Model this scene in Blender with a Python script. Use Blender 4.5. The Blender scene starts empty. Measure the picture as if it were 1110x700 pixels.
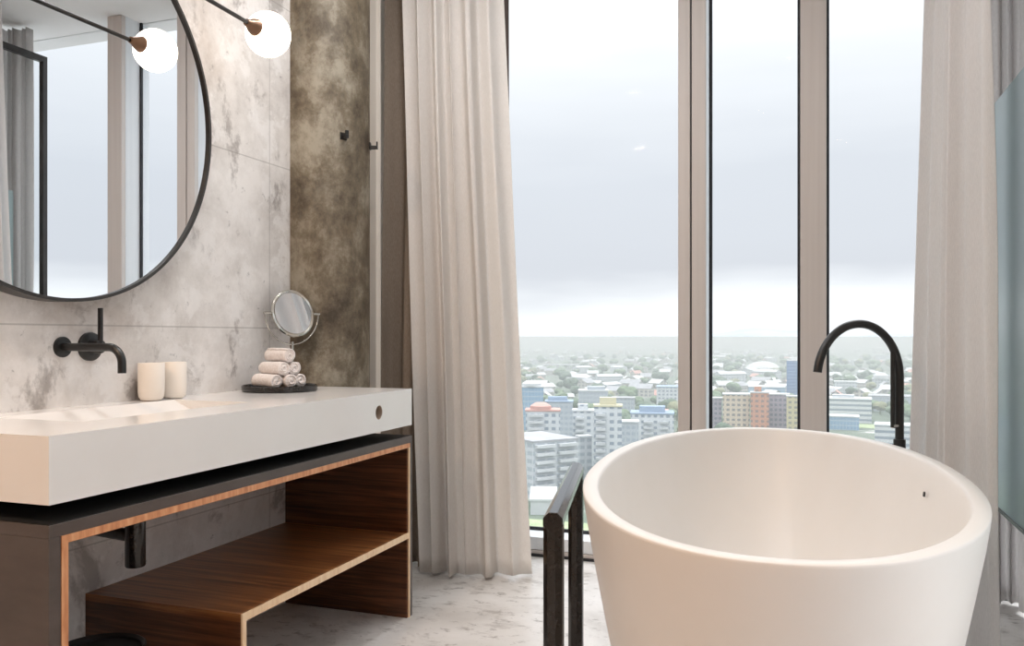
import bpy, bmesh, math, random
from mathutils import Vector, Matrix
PI = math.pi
SC = bpy.context.scene
COL = SC.collection
random.seed(7)

# ------------------------------------------------------------------ camera
YAW = math.radians(19.63)
cam = bpy.data.cameras.new('camera'); cam.sensor_width = 36.0
cam.lens = 900.0 / 1110.0 * 36.0
cam.shift_y = 14.5 / 1110.0
cam.clip_end = 30000; cam.clip_start = 0.05
co = bpy.data.objects.new('camera', cam); COL.objects.link(co)
co.location = (0, 0, 1.0); co.rotation_euler = (PI / 2, 0, YAW)
SC.camera = co

# ------------------------------------------------------------------ view, world, lights
SC.view_settings.view_transform = 'Standard'; SC.view_settings.look = 'None'
SC.view_settings.gamma = 1.0; SC.view_settings.use_curve_mapping = False
SC.view_settings.exposure = 0.46
SC.cycles.use_denoising = True
SC.cycles.max_bounces = 10; SC.cycles.transparent_max_bounces = 16
SC.cycles.sample_clamp_indirect = 6.0
SC.cycles.caustics_reflective = False; SC.cycles.caustics_refractive = False
SC.cycles.volume_bounces = 3

W = bpy.data.worlds.new('overcast_sky'); SC.world = W; W.use_nodes = True
nt = W.node_tree; nt.nodes.clear()
def nd(tree, kind, **kw):
    n = tree.nodes.new(kind)
    for k, v in kw.items(): setattr(n, k, v)
    return n
out = nd(nt, 'ShaderNodeOutputWorld'); bg = nd(nt, 'ShaderNodeBackground')
tc = nd(nt, 'ShaderNodeTexCoord'); sp = nd(nt, 'ShaderNodeSeparateXYZ')
nt.links.new(tc.outputs['Generated'], sp.inputs[0])
mp = nd(nt, 'ShaderNodeMapping'); mp.inputs['Scale'].default_value = (1.6, 1.6, 9.0)
nt.links.new(tc.outputs['Generated'], mp.inputs[0])
nz = nd(nt, 'ShaderNodeTexNoise'); nz.inputs['Scale'].default_value = 1.6; nz.inputs['Detail'].default_value = 4
nt.links.new(mp.outputs[0], nz.inputs[0])
ma = nd(nt, 'ShaderNodeMath', operation='MULTIPLY_ADD'); ma.inputs[1].default_value = 0.10; ma.inputs[2].default_value = -0.05
nt.links.new(nz.outputs[0], ma.inputs[0])
ad = nd(nt, 'ShaderNodeMath', operation='ADD')
nt.links.new(sp.outputs[2], ad.inputs[0]); nt.links.new(ma.outputs[0], ad.inputs[1])
rp = nd(nt, 'ShaderNodeValToRGB'); nt.links.new(ad.outputs[0], rp.inputs[0])
e = rp.color_ramp.elements
e[0].position = 0.0; e[0].color = (0.49, 0.50, 0.52, 1)
e[1].position = 1.0; e[1].color = (2.1, 2.12, 2.17, 1)
for p, c in ((0.035, (0.50, 0.51, 0.525, 1)), (0.08, (0.35, 0.362, 0.39, 1)), (0.18, (0.365, 0.38, 0.41, 1)), (0.30, (0.46, 0.472, 0.495, 1)), (0.40, (0.66, 0.67, 0.70, 1)), (0.55, (1.6, 1.61, 1.64, 1))):
    q = e.new(p); q.color = c
SKY = 1.6
bg.inputs[1].default_value = SKY
nt.links.new(rp.outputs[0], bg.inputs[0]); nt.links.new(bg.outputs[0], out.inputs[0])

def area(name, loc, sx, sy, power, color, rot=(0, 0, 0)):
    l = bpy.data.lights.new(name, 'AREA'); l.shape = 'RECTANGLE'; l.size = sx; l.size_y = sy
    l.energy = power; l.color = color
    o = bpy.data.objects.new(name, l); COL.objects.link(o); o.location = loc; o.rotation_euler = rot
    return o
CEIL = 2.78
WARM, NEUT = (1.0, 0.72, 0.50), (0.97, 0.98, 1.0)
FILL_SPOTS = [(-1.2, 2.45, 6, NEUT), (-1.2, 1.5, 6, NEUT), (-1.5, -0.25, 26, WARM), (-0.55, 2.5, 2.5, NEUT), (-0.3, 0.7, .8, WARM), (0.3, -0.6, 1.5, WARM), (-0.9, -0.9, 4, WARM), (-0.1, 1.9, 3, NEUT)]  # added out-of-view ceiling fills that brighten the interior
for (x, y, p_, c_) in FILL_SPOTS:
    l = area('fill_lamp', (x, y, CEIL - 0.012), .14, .14, p_, c_); l.data.shape = 'DISK'

# ------------------------------------------------------------------ helpers
def link(o, parent=None):
    COL.objects.link(o)
    if parent is not None: o.parent = parent
    return o
def mesh(name, verts, faces, mat, parent=None, smooth=False, loc=None, rot=None):
    me = bpy.data.meshes.new(name); me.from_pydata([tuple(v) for v in verts], [], faces); me.update()
    if smooth:
        for p in me.polygons: p.use_smooth = True
    if mat is not None: me.materials.append(mat)
    o = bpy.data.objects.new(name, me); link(o, parent)
    if loc: o.location = loc
    if rot: o.rotation_euler = rot
    return o
def boxvf(x0, x1, y0, y1, z0, z1, off=0):
    v = [(x, y, z) for z in (z0, z1) for y in (y0, y1) for x in (x0, x1)]
    f = [(0, 2, 3, 1), (4, 5, 7, 6), (0, 1, 5, 4), (2, 6, 7, 3), (0, 4, 6, 2), (1, 3, 7, 5)]
    return v, [tuple(i + off for i in q) for q in f]
def boxes(name, L, mat, parent=None, bevel=0.0, seg=2, **kw):
    V, F = [], []
    for b in L:
        v, f = boxvf(*b, off=len(V)); V += v; F += f
    o = mesh(name, V, F, mat, parent, **kw)
    if bevel: bev(o, bevel, seg)
    return o
def bev(o, w, seg=2):
    m = o.modifiers.new('bevel', 'BEVEL'); m.width = w; m.segments = seg; m.limit_method = 'ANGLE'; m.angle_limit = math.radians(40)
    for p in o.data.polygons: p.use_smooth = True
    w_ = o.modifiers.new('wn', 'WEIGHTED_NORMAL'); w_.keep_sharp = True
def lathevf(prof, n=48, sx=1.0, sy=1.0):
    V, F = [], []
    for (r, z) in prof:
        for i in range(n):
            a = 2 * PI * i / n; V.append((r * sx * math.cos(a), r * sy * math.sin(a), z))
    for k in range(len(prof) - 1):
        for i in range(n):
            j = (i + 1) % n
            F.append((k * n + i, k * n + j, (k + 1) * n + j, (k + 1) * n + i))
    if prof[0][0] > 1e-6: F.append(tuple(reversed(range(n))))
    if prof[-1][0] > 1e-6: F.append(tuple((len(prof) - 1) * n + i for i in range(n)))
    return V, F
def lathe(name, prof, mat, parent=None, n=48, smooth=True, sharp=None, **kw):
    V, F = lathevf(prof, n)
    o = mesh(name, V, F, mat, parent, smooth, **kw)
    if smooth:
        o.data.set_sharp_from_angle(angle=math.radians(sharp or 35))
    return o
def tube(name, pts, r, mat, parent=None, n=16, cap=True, radii=None, prof=None, **kw):
    pts = [Vector(p) for p in pts]; V, F = [], []
    m = len(pts); T = []
    for i in range(m):
        a = pts[max(i - 1, 0)]; b = pts[min(i + 1, m - 1)]; T.append((b - a).normalized())
    up = Vector((0, 0, 1)) if abs(T[0].z) < 0.9 else Vector((1, 0, 0))
    N = (up - T[0] * up.dot(T[0])).normalized()
    base = prof or [(math.cos(2 * PI * i / n), math.sin(2 * PI * i / n)) for i in range(n)]
    n = len(base)
    for i in range(m):
        N = (N - T[i] * N.dot(T[i])).normalized(); B = T[i].cross(N)
        rr = radii[i] if radii else r
        for (c, s) in base: V.append(pts[i] + N * rr * c + B * rr * s)
    for k in range(m - 1):
        for i in range(n):
            j = (i + 1) % n; F.append((k * n + i, k * n + j, (k + 1) * n + j, (k + 1) * n + i))
    if cap: F.append(tuple(reversed(range(n)))); F.append(tuple((m - 1) * n + i for i in range(n)))
    o = mesh(name, V, F, mat, parent, True, **kw); o.data.set_sharp_from_angle(angle=math.radians(50)); return o
def arc(c, r, a0, a1, n, ax, ay):
    c = Vector(c); ax = Vector(ax); ay = Vector(ay)
    return [c + ax * r * math.cos(a0 + (a1 - a0) * i / n) + ay * r * math.sin(a0 + (a1 - a0) * i / n) for i in range(n + 1)]
def tag(o, label, cat, group=None, kind=None):
    o['label'] = label; o['category'] = cat
    if group: o['group'] = group
    if kind: o['kind'] = kind
    return o
def thing(name, label, cat, loc=(0, 0, 0), rz=0, group=None):
    o = bpy.data.objects.new(name, None); COL.objects.link(o); o.location = loc; o.rotation_euler = (0, 0, rz)
    o.empty_display_size = 0.1
    return tag(o, label, cat, group)
def struct(o, label=None):
    o['kind'] = 'structure'
    if label: o['label'] = label
    return o
def dup_tree(o, parent=None):
    c = o.copy(); COL.objects.link(c); c.parent = parent
    for ch in list(o.children): dup_tree(ch, c)
    return c

# ------------------------------------------------------------------ materials
def mat(name, color, rough=0.5, metal=0.0, spec=0.5, **kw):
    m = bpy.data.materials.new(name); m.use_nodes = True
    b = m.node_tree.nodes['Principled BSDF']
    b.inputs['Base Color'].default_value = (*color, 1); b.inputs['Roughness'].default_value = rough
    b.inputs['Metallic'].default_value = metal; b.inputs['Specular IOR Level'].default_value = spec
    for k, v in kw.items(): b.inputs[k].default_value = v
    return m
def srgb(r, g, b):
    return tuple(((c / 255) / 12.92 if c / 255 <= 0.04045 else ((c / 255 + 0.055) / 1.055) ** 2.4) for c in (r, g, b))
def noisemat(name, stops, scale, rough=0.6, detail=8, stretch=(1, 1, 1), distort=0.0, bump=0.0, layer2=None, coat=0.0, spec=0.5, nrough=0.6):
    """ramp over noise in object space; layer2 = (color, scale, lo, hi, stretch) patches on top"""
    m = mat(name, (1, 1, 1), rough, spec=spec); t = m.node_tree; b = t.nodes['Principled BSDF']
    if coat: b.inputs['Coat Weight'].default_value = coat; b.inputs['Coat Roughness'].default_value = 0.15
    tcn = nd(t, 'ShaderNodeTexCoord'); mpn = nd(t, 'ShaderNodeMapping'); mpn.inputs['Scale'].default_value = stretch
    t.links.new(tcn.outputs['Object'], mpn.inputs[0])
    n1 = nd(t, 'ShaderNodeTexNoise'); n1.inputs['Scale'].default_value = scale; n1.inputs['Detail'].default_value = detail
    n1.inputs['Roughness'].default_value = nrough; n1.inputs['Distortion'].default_value = distort
    t.links.new(mpn.outputs[0], n1.inputs[0])
    r1 = nd(t, 'ShaderNodeValToRGB'); t.links.new(n1.outputs[0], r1.inputs[0])
    el = r1.color_ramp.elements
    for i, (p, c) in enumerate(stops):
        q = el[i] if i < 2 else el.new(p)
        q.position = p; q.color = (*c, 1)
    last = r1.outputs[0]
    for L in (layer2 or []):
        c2, s2, lo, hi, st2, amt = L
        mp2 = nd(t, 'ShaderNodeMapping'); mp2.inputs['Scale'].default_value = st2; mp2.inputs['Location'].default_value = (3.1 + s2, 7.7, 1.3)
        t.links.new(tcn.outputs['Object'], mp2.inputs[0])
        n2 = nd(t, 'ShaderNodeTexNoise'); n2.inputs['Scale'].default_value = s2; n2.inputs['Detail'].default_value = 10; n2.inputs['Roughness'].default_value = 0.68
        n2.inputs['Distortion'].default_value = 0.3
        t.links.new(mp2.outputs[0], n2.inputs[0])
        r2 = nd(t, 'ShaderNodeMapRange'); r2.inputs['From Min'].default_value = lo; r2.inputs['From Max'].default_value = hi
        r2.inputs['To Max'].default_value = amt
        t.links.new(n2.outputs[0], r2.inputs['Value'])
        mx = nd(t, 'ShaderNodeMix', data_type='RGBA')
        t.links.new(r2.outputs[0], mx.inputs[0]); t.links.new(last, mx.inputs[6]); mx.inputs[7].default_value = (*c2, 1)
        last = mx.outputs[2]
    t.links.new(last, b.inputs['Base Color'])
    if bump:
        bp = nd(t, 'ShaderNodeBump'); bp.inputs['Strength'].default_value = bump; bp.inputs['Distance'].default_value = 0.004
        t.links.new(n1.outputs[0], bp.inputs['Height']); t.links.new(bp.outputs[0], b.inputs['Normal'])
    return m, last, b, t

# pale cast concrete wall with panel seams and dark blotches
M_conc, last, b, t = noisemat('pale_concrete', [(0.30, srgb(182, 174, 169)), (0.46, srgb(214, 208, 203)), (0.62, srgb(234, 229, 225))], 3.0, 0.6, 14, (1, 1, 1), 0.1, 0.3,
    [(srgb(128, 118, 112), 4.2, 0.56, 0.625, (1, 1, 0.8), 0.6), (srgb(236, 232, 229), 7.0, 0.53, 0.58, (1, 1, 1), 0.55), (srgb(176, 160, 148), 1.3, 0.5, 0.62, (1, 1, 1), 0.45),
     (srgb(98, 90, 86), 24.0, 0.62, 0.72, (1, 1, 1), 0.6)], nrough=.72)
tcn = nd(t, 'ShaderNodeTexCoord'); sx = nd(t, 'ShaderNodeSeparateXYZ'); t.links.new(tcn.outputs['Object'], sx.inputs[0])
def seam(t, sock, off, period, w):
    a = nd(t, 'ShaderNodeMath', operation='SUBTRACT'); t.links.new(sock, a.inputs[0]); a.inputs[1].default_value = off
    m_ = nd(t, 'ShaderNodeMath', operation='FLOORED_MODULO'); t.links.new(a.outputs[0], m_.inputs[0]); m_.inputs[1].default_value = period
    s_ = nd(t, 'ShaderNodeMath', operation='SUBTRACT'); t.links.new(m_.outputs[0], s_.inputs[0]); s_.inputs[1].default_value = period / 2
    ab = nd(t, 'ShaderNodeMath', operation='ABSOLUTE'); t.links.new(s_.outputs[0], ab.inputs[0])
    g = nd(t, 'ShaderNodeMath', operation='LESS_THAN'); t.links.new(ab.outputs[0], g.inputs[0]); g.inputs[1].default_value = w
    return g.outputs[0]
g1 = seam(t, sx.outputs[2], 1.03 - 0.3, 0.6, 0.0022); g2 = seam(t, sx.outputs[1], 2.555 - 0.6, 1.2, 0.0022)
mxx = nd(t, 'ShaderNodeMath', operation='MAXIMUM'); t.links.new(g1, mxx.inputs[0]); t.links.new(g2, mxx.inputs[1])
ms = nd(t, 'ShaderNodeMath', operation='MULTIPLY'); t.links.new(mxx.outputs[0], ms.inputs[0]); ms.inputs[1].default_value = 0.38
mx = nd(t, 'ShaderNodeMix', data_type='RGBA'); t.links.new(ms.outputs[0], mx.inputs[0]); t.links.new(last, mx.inputs[6]); mx.inputs[7].default_value = (*srgb(120, 112, 106), 1)
t.links.new(mx.outputs[2], b.inputs['Base Color'])

M_col = noisemat('raw_concrete_column', [(0.36, srgb(66, 55, 42)), (0.48, srgb(110, 98, 80)), (0.60, srgb(156, 147, 130))], 4.5, 0.55, 15, (1, 1, .8), 0.1, 0.5,
    [(srgb(84, 62, 38), 2.2, 0.52, 0.75, (1, 1, 1), 0.7), (srgb(172, 166, 150), 5, 0.56, 0.72, (1, 1, 0.6), 0.4), (srgb(66, 56, 44), 6, 0.56, 0.68, (1, 1, 1), 0.4), (srgb(60, 50, 40), 30.0, 0.66, 0.75, (1, 1, 1), 0.6)], nrough=.74)[0]
M_floor = noisemat('polished_pale_floor', [(0.30, srgb(186, 180, 174)), (0.5, srgb(216, 212, 208)), (0.7, srgb(230, 227, 224))], 2.5, 0.28, 10, (1, 1, 1), 0.4, 0.05,
    [(srgb(120, 108, 98), 7.0, 0.54, 0.68, (1, 1.4, 1), 0.55), (srgb(100, 88, 78), 16.0, 0.56, 0.66, (1, 1.6, 1), 0.6), (srgb(90, 80, 72), 45.0, 0.64, 0.72, (1, 1, 1), 0.5)])[0]
M_plaster = noisemat('white_plaster', [(0.3, srgb(228, 226, 223)), (0.7, srgb(236, 234, 232))], 3, 0.8)[0]
M_cream = noisemat('cream_plaster', [(0.3, srgb(232, 220, 206)), (0.7, srgb(240, 230, 218))], 3, 0.8)[0]
M_tan = noisemat('tan_timber_wall', [(0.3, srgb(118, 82, 56)), (0.7, srgb(138, 98, 70))], 3, 0.6, 8, (1, 1, .2))[0]
M_alu = noisemat('champagne_aluminium', [(0.3, srgb(204, 196, 191)), (0.7, srgb(212, 205, 200))], 40, 0.42, 3, (1, 1, 0.02), spec=0.5)[0]
M_alu_out = noisemat('white_aluminium', [(0.3, srgb(222, 226, 230)), (0.7, srgb(230, 233, 236))], 40, 0.4, 3, (1, 1, 0.02))[0]
M_gasket = noisemat('black_rubber', [(0.3, (0.012, 0.013, 0.016)), (0.7, (0.02, 0.021, 0.025))], 30, 0.5)[0]
M_black = noisemat('matt_black_metal', [(0.3, (0.010, 0.010, 0.010)), (0.7, (0.017, 0.016, 0.015))], 60, 0.34, spec=0.5)[0]
M_blackg = noisemat('gloss_black_steel', [(0.3, (0.012, 0.010, 0.009)), (0.7, (0.02, 0.017, 0.015))], 60, 0.12, spec=0.5)[0]
M_bronze = noisemat('black_bronze_frame', [(0.3, (0.02, 0.018, 0.016)), (0.7, (0.035, 0.03, 0.027))], 30, 0.3)[0]
M_brass = noisemat('aged_brass', [(0.3, srgb(112, 84, 66)), (0.7, srgb(140, 108, 86))], 20, 0.35)[0]; M_brass.node_tree.nodes['Principled BSDF'].inputs['Metallic'].default_value = 0.7
M_chrome = noisemat('brushed_chrome', [(0.3, (0.55, 0.53, 0.48)), (0.7, (0.65, 0.62, 0.57))], 30, 0.16)[0]; M_chrome.node_tree.nodes['Principled BSDF'].inputs['Metallic'].default_value = 1.0
M_solid = noisemat('white_solid_surface', [(0.3, srgb(236, 232, 228)), (0.7, srgb(240, 237, 234))], 4, 0.14, spec=0.5)[0]
M_tub = noisemat('white_matt_composite', [(0.3, srgb(232, 228, 223)), (0.7, srgb(236, 232, 228))], 3, 0.36, spec=0.4)[0]
M_ceramic = noisemat('cream_ceramic', [(0.3, srgb(238, 228, 216)), (0.7, srgb(243, 234, 224))], 6, 0.4)[0]
M_cab = noisemat('charcoal_laminate', [(0.3, srgb(76, 66, 61)), (0.7, srgb(92, 81, 76))], 6, 0.38, 8, (1, 1, 3))[0]
M_cabtop = noisemat('black_laminate', [(0.3, (0.006, 0.006, 0.006)), (0.7, (0.010, 0.010, 0.010))], 6, 0.6)[0]
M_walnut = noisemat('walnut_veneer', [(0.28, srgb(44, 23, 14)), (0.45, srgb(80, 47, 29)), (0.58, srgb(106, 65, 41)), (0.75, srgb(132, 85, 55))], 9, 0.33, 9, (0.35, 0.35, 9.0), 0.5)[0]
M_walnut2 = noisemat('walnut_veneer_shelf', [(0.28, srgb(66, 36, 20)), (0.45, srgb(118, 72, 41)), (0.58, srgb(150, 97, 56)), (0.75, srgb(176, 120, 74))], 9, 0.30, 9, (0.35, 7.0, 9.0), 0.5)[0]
M_oak = noisemat('copper_toned_oak_edge', [(0.3, srgb(184, 116, 74)), (0.5, srgb(212, 148, 104)), (0.7, srgb(226, 172, 130))], 10, 0.4, 8, (1, 6, 1), 0.3)[0]
M_oak2 = noisemat('pale_oak_edge', [(0.3, srgb(222, 184, 144)), (0.5, srgb(236, 204, 166)), (0.7, srgb(244, 216, 182))], 10, 0.4, 8, (1, 6, 1), 0.3)[0]
M_towel = noisemat('white_terry', [(0.3, srgb(228, 217, 212)), (0.7, srgb(247, 240, 236))], 120, 0.95, 4, bump=1.0, spec=0.1)[0]

def glassmat(name, tint, gloss=0.0, ior=1.45):
    m = bpy.data.materials.new(name); m.use_nodes = True; t = m.node_tree; t.nodes.clear()
    o = nd(t, 'ShaderNodeOutputMaterial'); tr = nd(t, 'ShaderNodeBsdfTransparent'); tr.inputs[0].default_value = (*tint, 1)
    gl = nd(t, 'ShaderNodeBsdfGlossy'); gl.inputs['Roughness'].default_value = 0.01
    fr = nd(t, 'ShaderNodeFresnel'); fr.inputs[0].default_value = ior
    nzz = nd(t, 'ShaderNodeTexNoise'); nzz.inputs['Scale'].default_value = 0.8
    ge = nd(t, 'ShaderNodeNewGeometry'); iv = nd(t, 'ShaderNodeMath', operation='SUBTRACT'); iv.inputs[0].default_value = 1.0; t.links.new(ge.outputs['Backfacing'], iv.inputs[1])
    mu = nd(t, 'ShaderNodeMath', operation='MULTIPLY'); t.links.new(fr.outputs[0], mu.inputs[0]); t.links.new(iv.outputs[0], mu.inputs[1])
    mx = nd(t, 'ShaderNodeMixShader'); t.links.new(mu.outputs[0], mx.inputs[0]); t.links.new(tr.outputs[0], mx.inputs[1]); t.links.new(gl.outputs[0], mx.inputs[2])
    bpn = nd(t, 'ShaderNodeBump'); bpn.inputs['Strength'].default_value = 0.01; t.links.new(nzz.outputs[0], bpn.inputs['Height']); t.links.new(bpn.outputs[0], gl.inputs['Normal'])
    t.links.new(mx.outputs[0], o.inputs[0]); return m
M_glass = glassmat('window_glass', (0.975, 0.985, 0.985), ior=1.05)

def fabric(name, c1, c2, transl=0.5, transp=0.12, weave=900):
    m = bpy.data.materials.new(name); m.use_nodes = True; t = m.node_tree; t.nodes.clear()
    o = nd(t, 'ShaderNodeOutputMaterial'); df = nd(t, 'ShaderNodeBsdfDiffuse'); tl = nd(t, 'ShaderNodeBsdfTranslucent'); tr = nd(t, 'ShaderNodeBsdfTransparent')
    tcn = nd(t, 'ShaderNodeTexCoord'); n1 = nd(t, 'ShaderNodeTexNoise'); n1.inputs['Scale'].default_value = weave; n1.inputs['Detail'].default_value = 2
    mpn = nd(t, 'ShaderNodeMapping'); mpn.inputs['Scale'].default_value = (1, 1, 0.08); t.links.new(tcn.outputs['Object'], mpn.inputs[0]); t.links.new(mpn.outputs[0], n1.inputs[0])
    rp_ = nd(t, 'ShaderNodeValToRGB'); rp_.color_ramp.elements[0].color = (*c1, 1); rp_.color_ramp.elements[1].color = (*c2, 1)
    rp_.color_ramp.elements[0].position = 0.35; rp_.color_ramp.elements[1].position = 0.65
    t.links.new(n1.outputs[0], rp_.inputs[0]); t.links.new(rp_.outputs[0], df.inputs[0]); t.links.new(rp_.outputs[0], tl.inputs[0])
    a = nd(t, 'ShaderNodeMixShader'); a.inputs[0].default_value = transl; t.links.new(df.outputs[0], a.inputs[1]); t.links.new(tl.outputs[0], a.inputs[2])
    b_ = nd(t, 'ShaderNodeMixShader'); b_.inputs[0].default_value = transp; t.links.new(a.outputs[0], b_.inputs[1]); t.links.new(tr.outputs[0], b_.inputs[2])
    t.links.new(b_.outputs[0], o.inputs[0]); return m
M_sheer = fabric('ivory_sheer', srgb(240, 235, 230), srgb(250, 246, 242), 0.42, 0.05)
M_sheer2 = fabric('white_voile', srgb(236, 234, 233), srgb(245, 243, 242), 0.40, 0.10)
M_taupe = fabric('taupe_drape', srgb(150, 136, 122), srgb(170, 156, 142), 0.12, 0.0)
M_darkdrape = fabric('dark_taupe_blackout', srgb(104, 92, 88), srgb(120, 108, 103), 0.03, 0.0)
M_greydrape = fabric('grey_drape', srgb(214, 211, 210), srgb(230, 227, 226), 0.5, 0.03)

# frosted teal glass
M_teal = bpy.data.materials.new('frosted_teal_glass'); M_teal.use_nodes = True; t = M_teal.node_tree; t.nodes.clear()
o_ = nd(t, 'ShaderNodeOutputMaterial'); df = nd(t, 'ShaderNodeBsdfDiffuse'); tl = nd(t, 'ShaderNodeBsdfTranslucent'); gl = nd(t, 'ShaderNodeBsdfGlossy')
n1 = nd(t, 'ShaderNodeTexNoise'); n1.inputs['Scale'].default_value = 1.2; rp_ = nd(t, 'ShaderNodeValToRGB')
rp_.color_ramp.elements[0].color = (*srgb(210, 228, 230), 1); rp_.color_ramp.elements[1].color = (*srgb(220, 236, 238), 1); t.links.new(n1.outputs[0], rp_.inputs[0])
t.links.new(rp_.outputs[0], df.inputs[0]); t.links.new(rp_.outputs[0], tl.inputs[0]); gl.inputs['Roughness'].default_value = 0.12
a_ = nd(t, 'ShaderNodeMixShader'); a_.inputs[0].default_value = 0.35; t.links.new(df.outputs[0], a_.inputs[1]); t.links.new(tl.outputs[0], a_.inputs[2])
fr = nd(t, 'ShaderNodeFresnel'); fr.inputs[0].default_value = 1.25
b_ = nd(t, 'ShaderNodeMixShader'); t.links.new(fr.outputs[0], b_.inputs[0]); t.links.new(a_.outputs[0], b_.inputs[1]); t.links.new(gl.outputs[0], b_.inputs[2]); t.links.new(b_.outputs[0], o_.inputs[0])

M_mirror = noisemat('mirror_silver', [(0.3, (0.93, 0.94, 0.95)), (0.7, (0.94, 0.95, 0.96))], 1, 0.0)[0]
q = M_mirror.node_tree.nodes['Principled BSDF']; q.inputs['Metallic'].default_value = 1.0; q.inputs['Roughness'].default_value = 0.0
M_globe = mat('opal_globe', (1, 0.95, 0.88), 0.3); q = M_globe.node_tree.nodes['Principled BSDF']
q.inputs['Emission Color'].default_value = (1.0, 0.86, 0.70, 1); q.inputs['Emission Strength'].default_value = 5.0
M_fill = mat('fill_light_diffuser', (1, 1, 1), 0.5); q = M_fill.node_tree.nodes['Principled BSDF']
q.inputs['Emission Color'].default_value = (1.0, 0.93, 0.85, 1); q.inputs['Emission Strength'].default_value = 2.0  # glow meant for the added ceiling fills, not assigned

# ------------------------------------------------------------------ room shell
XW, XR, YB, YW, YG = -1.85, 1.40, -2.2, 3.60, 3.745
struct(boxes('floor', [(XW - .2, XR + .2, YB - .2, YW + .05, -.2, 0)], M_floor))
struct(boxes('ceiling', [(XW - .2, XR + .2, YB - .2, YG + .15, CEIL, CEIL + .2)], M_plaster))
struct(boxes('wall_left', [(XW - .2, XW, -.2, 3.05, 0, CEIL)], M_conc))
struct(boxes('wall_left_rear', [(XW - .2, XW, YB, -.2, 0, CEIL)], M_tan))
struct(boxes('trim_1', [(XW - .2, XW, 3.05, YG, 0, CEIL), (XW, -1.708, 3.09, 3.13, 0, CEIL)], M_cream), 'cream plastered strip of wall between the concrete column and the drapes')
struct(boxes('wall_right', [(XR, XR + .2, -.5, YG, 0, .06), (XR, XR + .2, 3.6, YG, .06, CEIL)], M_plaster))
struct(boxes('wall_right_rear', [(XR, XR + .2, YB, -.5, 0, CEIL)], M_tan))
w4 = struct(boxes('window_4', [(XR + .05, XR + .062, -.5, 3.6, .06, CEIL)], M_glass))  # added unseen glazing, lets side daylight onto basin, tub and drape
boxes('mullion', [(XR, XR + .1, 2.38, 2.44, .06, CEIL)], M_alu, w4, bevel=.002)
boxes('mullion', [(XR, XR + .1, .85, .91, .06, CEIL)], M_alu, w4, bevel=.002)
struct(boxes('wall_back', [(XW - .2, XR + .2, YB - .2, YB, 0, CEIL)], M_tan))
struct(boxes('wall_window', [(XW - .2, -1.46, YW, YG + .1, 0, CEIL)], M_plaster))
# half-round concrete column
V, F = [], []
cyc, rc = 2.878, 0.196
N = 40
for z in (0, CEIL):
    for i in range(N + 1):
        a = -PI / 2 + PI * i / N; V.append((-1.843 + rc * math.cos(a), cyc + rc * math.sin(a), z))
    V.append((-1.95, cyc + rc, z)); V.append((-1.95, cyc - rc, z))
m_ = N + 3
for i in range(m_): F.append((i, (i + 1) % m_, m_ + (i + 1) % m_, m_ + i))
F.append(tuple(reversed(range(m_)))); F.append(tuple(range(m_, 2 * m_)))
c_ = mesh('column', V, F, M_col, smooth=True); c_.data.set_sharp_from_angle(angle=math.radians(40))
tag(c_, 'rough brown-grey round concrete column at the end of the washbasin', 'column', kind='structure')

# ------------------------------------------------------------------ window wall
def member(name, L, m, bevel=.003): return struct(boxes(name, L, m, bevel=bevel))
# mullions (inner profiles, then outer web to the glass)
def window(n, x0, x1, left_gasket=True):
    w = bpy.data.objects.new('window_%d' % n, None); COL.objects.link(w); w.location = (x0, YG, 0); struct(w)
    def P(nm, L, m, bevel=.002):
        return boxes(nm, [(a - x0, b - x0, c - YG, d - YG, e_, f_) for a, b, c, d, e_, f_ in L], m, w, bevel=bevel)
    P('pane', [(x0, x1, YG, YG + .012, 0.085, CEIL)], M_glass, 0)
    g = .013
    P('gasket', [(x0, x0 + g, YG - .012, YG, 0.085, CEIL), (x1 - g, x1, YG - .012, YG, 0.085, CEIL), (x0 + g, x1 - g, YG - .012, YG, 0.085, .100)], M_gasket, 0)
    P('sill', [(x0, x1, YW + .004, YG + .012, .028, 0.085)], M_alu_out)
    P('threshold', [(x0, x1, YW - .004, YG, 0.0, .026)], M_alu)
    P('sill_gap', [(x0, x1, YW + .03, YG - .02, .0255, .0285)], M_gasket, 0)
    return w
member('trim_2', [(-1.46, -1.40, YW, YG + .05, 0, CEIL)], M_alu_out)
window(1, -1.40, -.527)
member('trim_3', [(-.527, -.476, YW, YW + .03, 0, CEIL)], M_alu)
member('trim_8', [(-.527, -.410, YW + .0305, YG + .06, 0, CEIL)], M_alu_out, 0)
member('trim_4', [(-.4755, -.4695, YW + .012, YW + .03, 0, CEIL)], M_gasket, 0)
member('trim_5', [(-.469, -.410, YW, YW + .03, 0, CEIL)], M_alu)
window(2, -.410, -.030)
member('trim_6', [(-.030, .0705, YW, YW + .03, 0, CEIL)], M_alu)
member('trim_9', [(-.030, .0705, YW + .0305, YG + .06, 0, CEIL)], M_alu_out, 0)
window(3, .0705, XR)
# black skirting line under the windows
struct(boxes('baseboard_window', [(-1.40, XR, YW - .012, YW - .004, 0, .012)], M_gasket))

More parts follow.
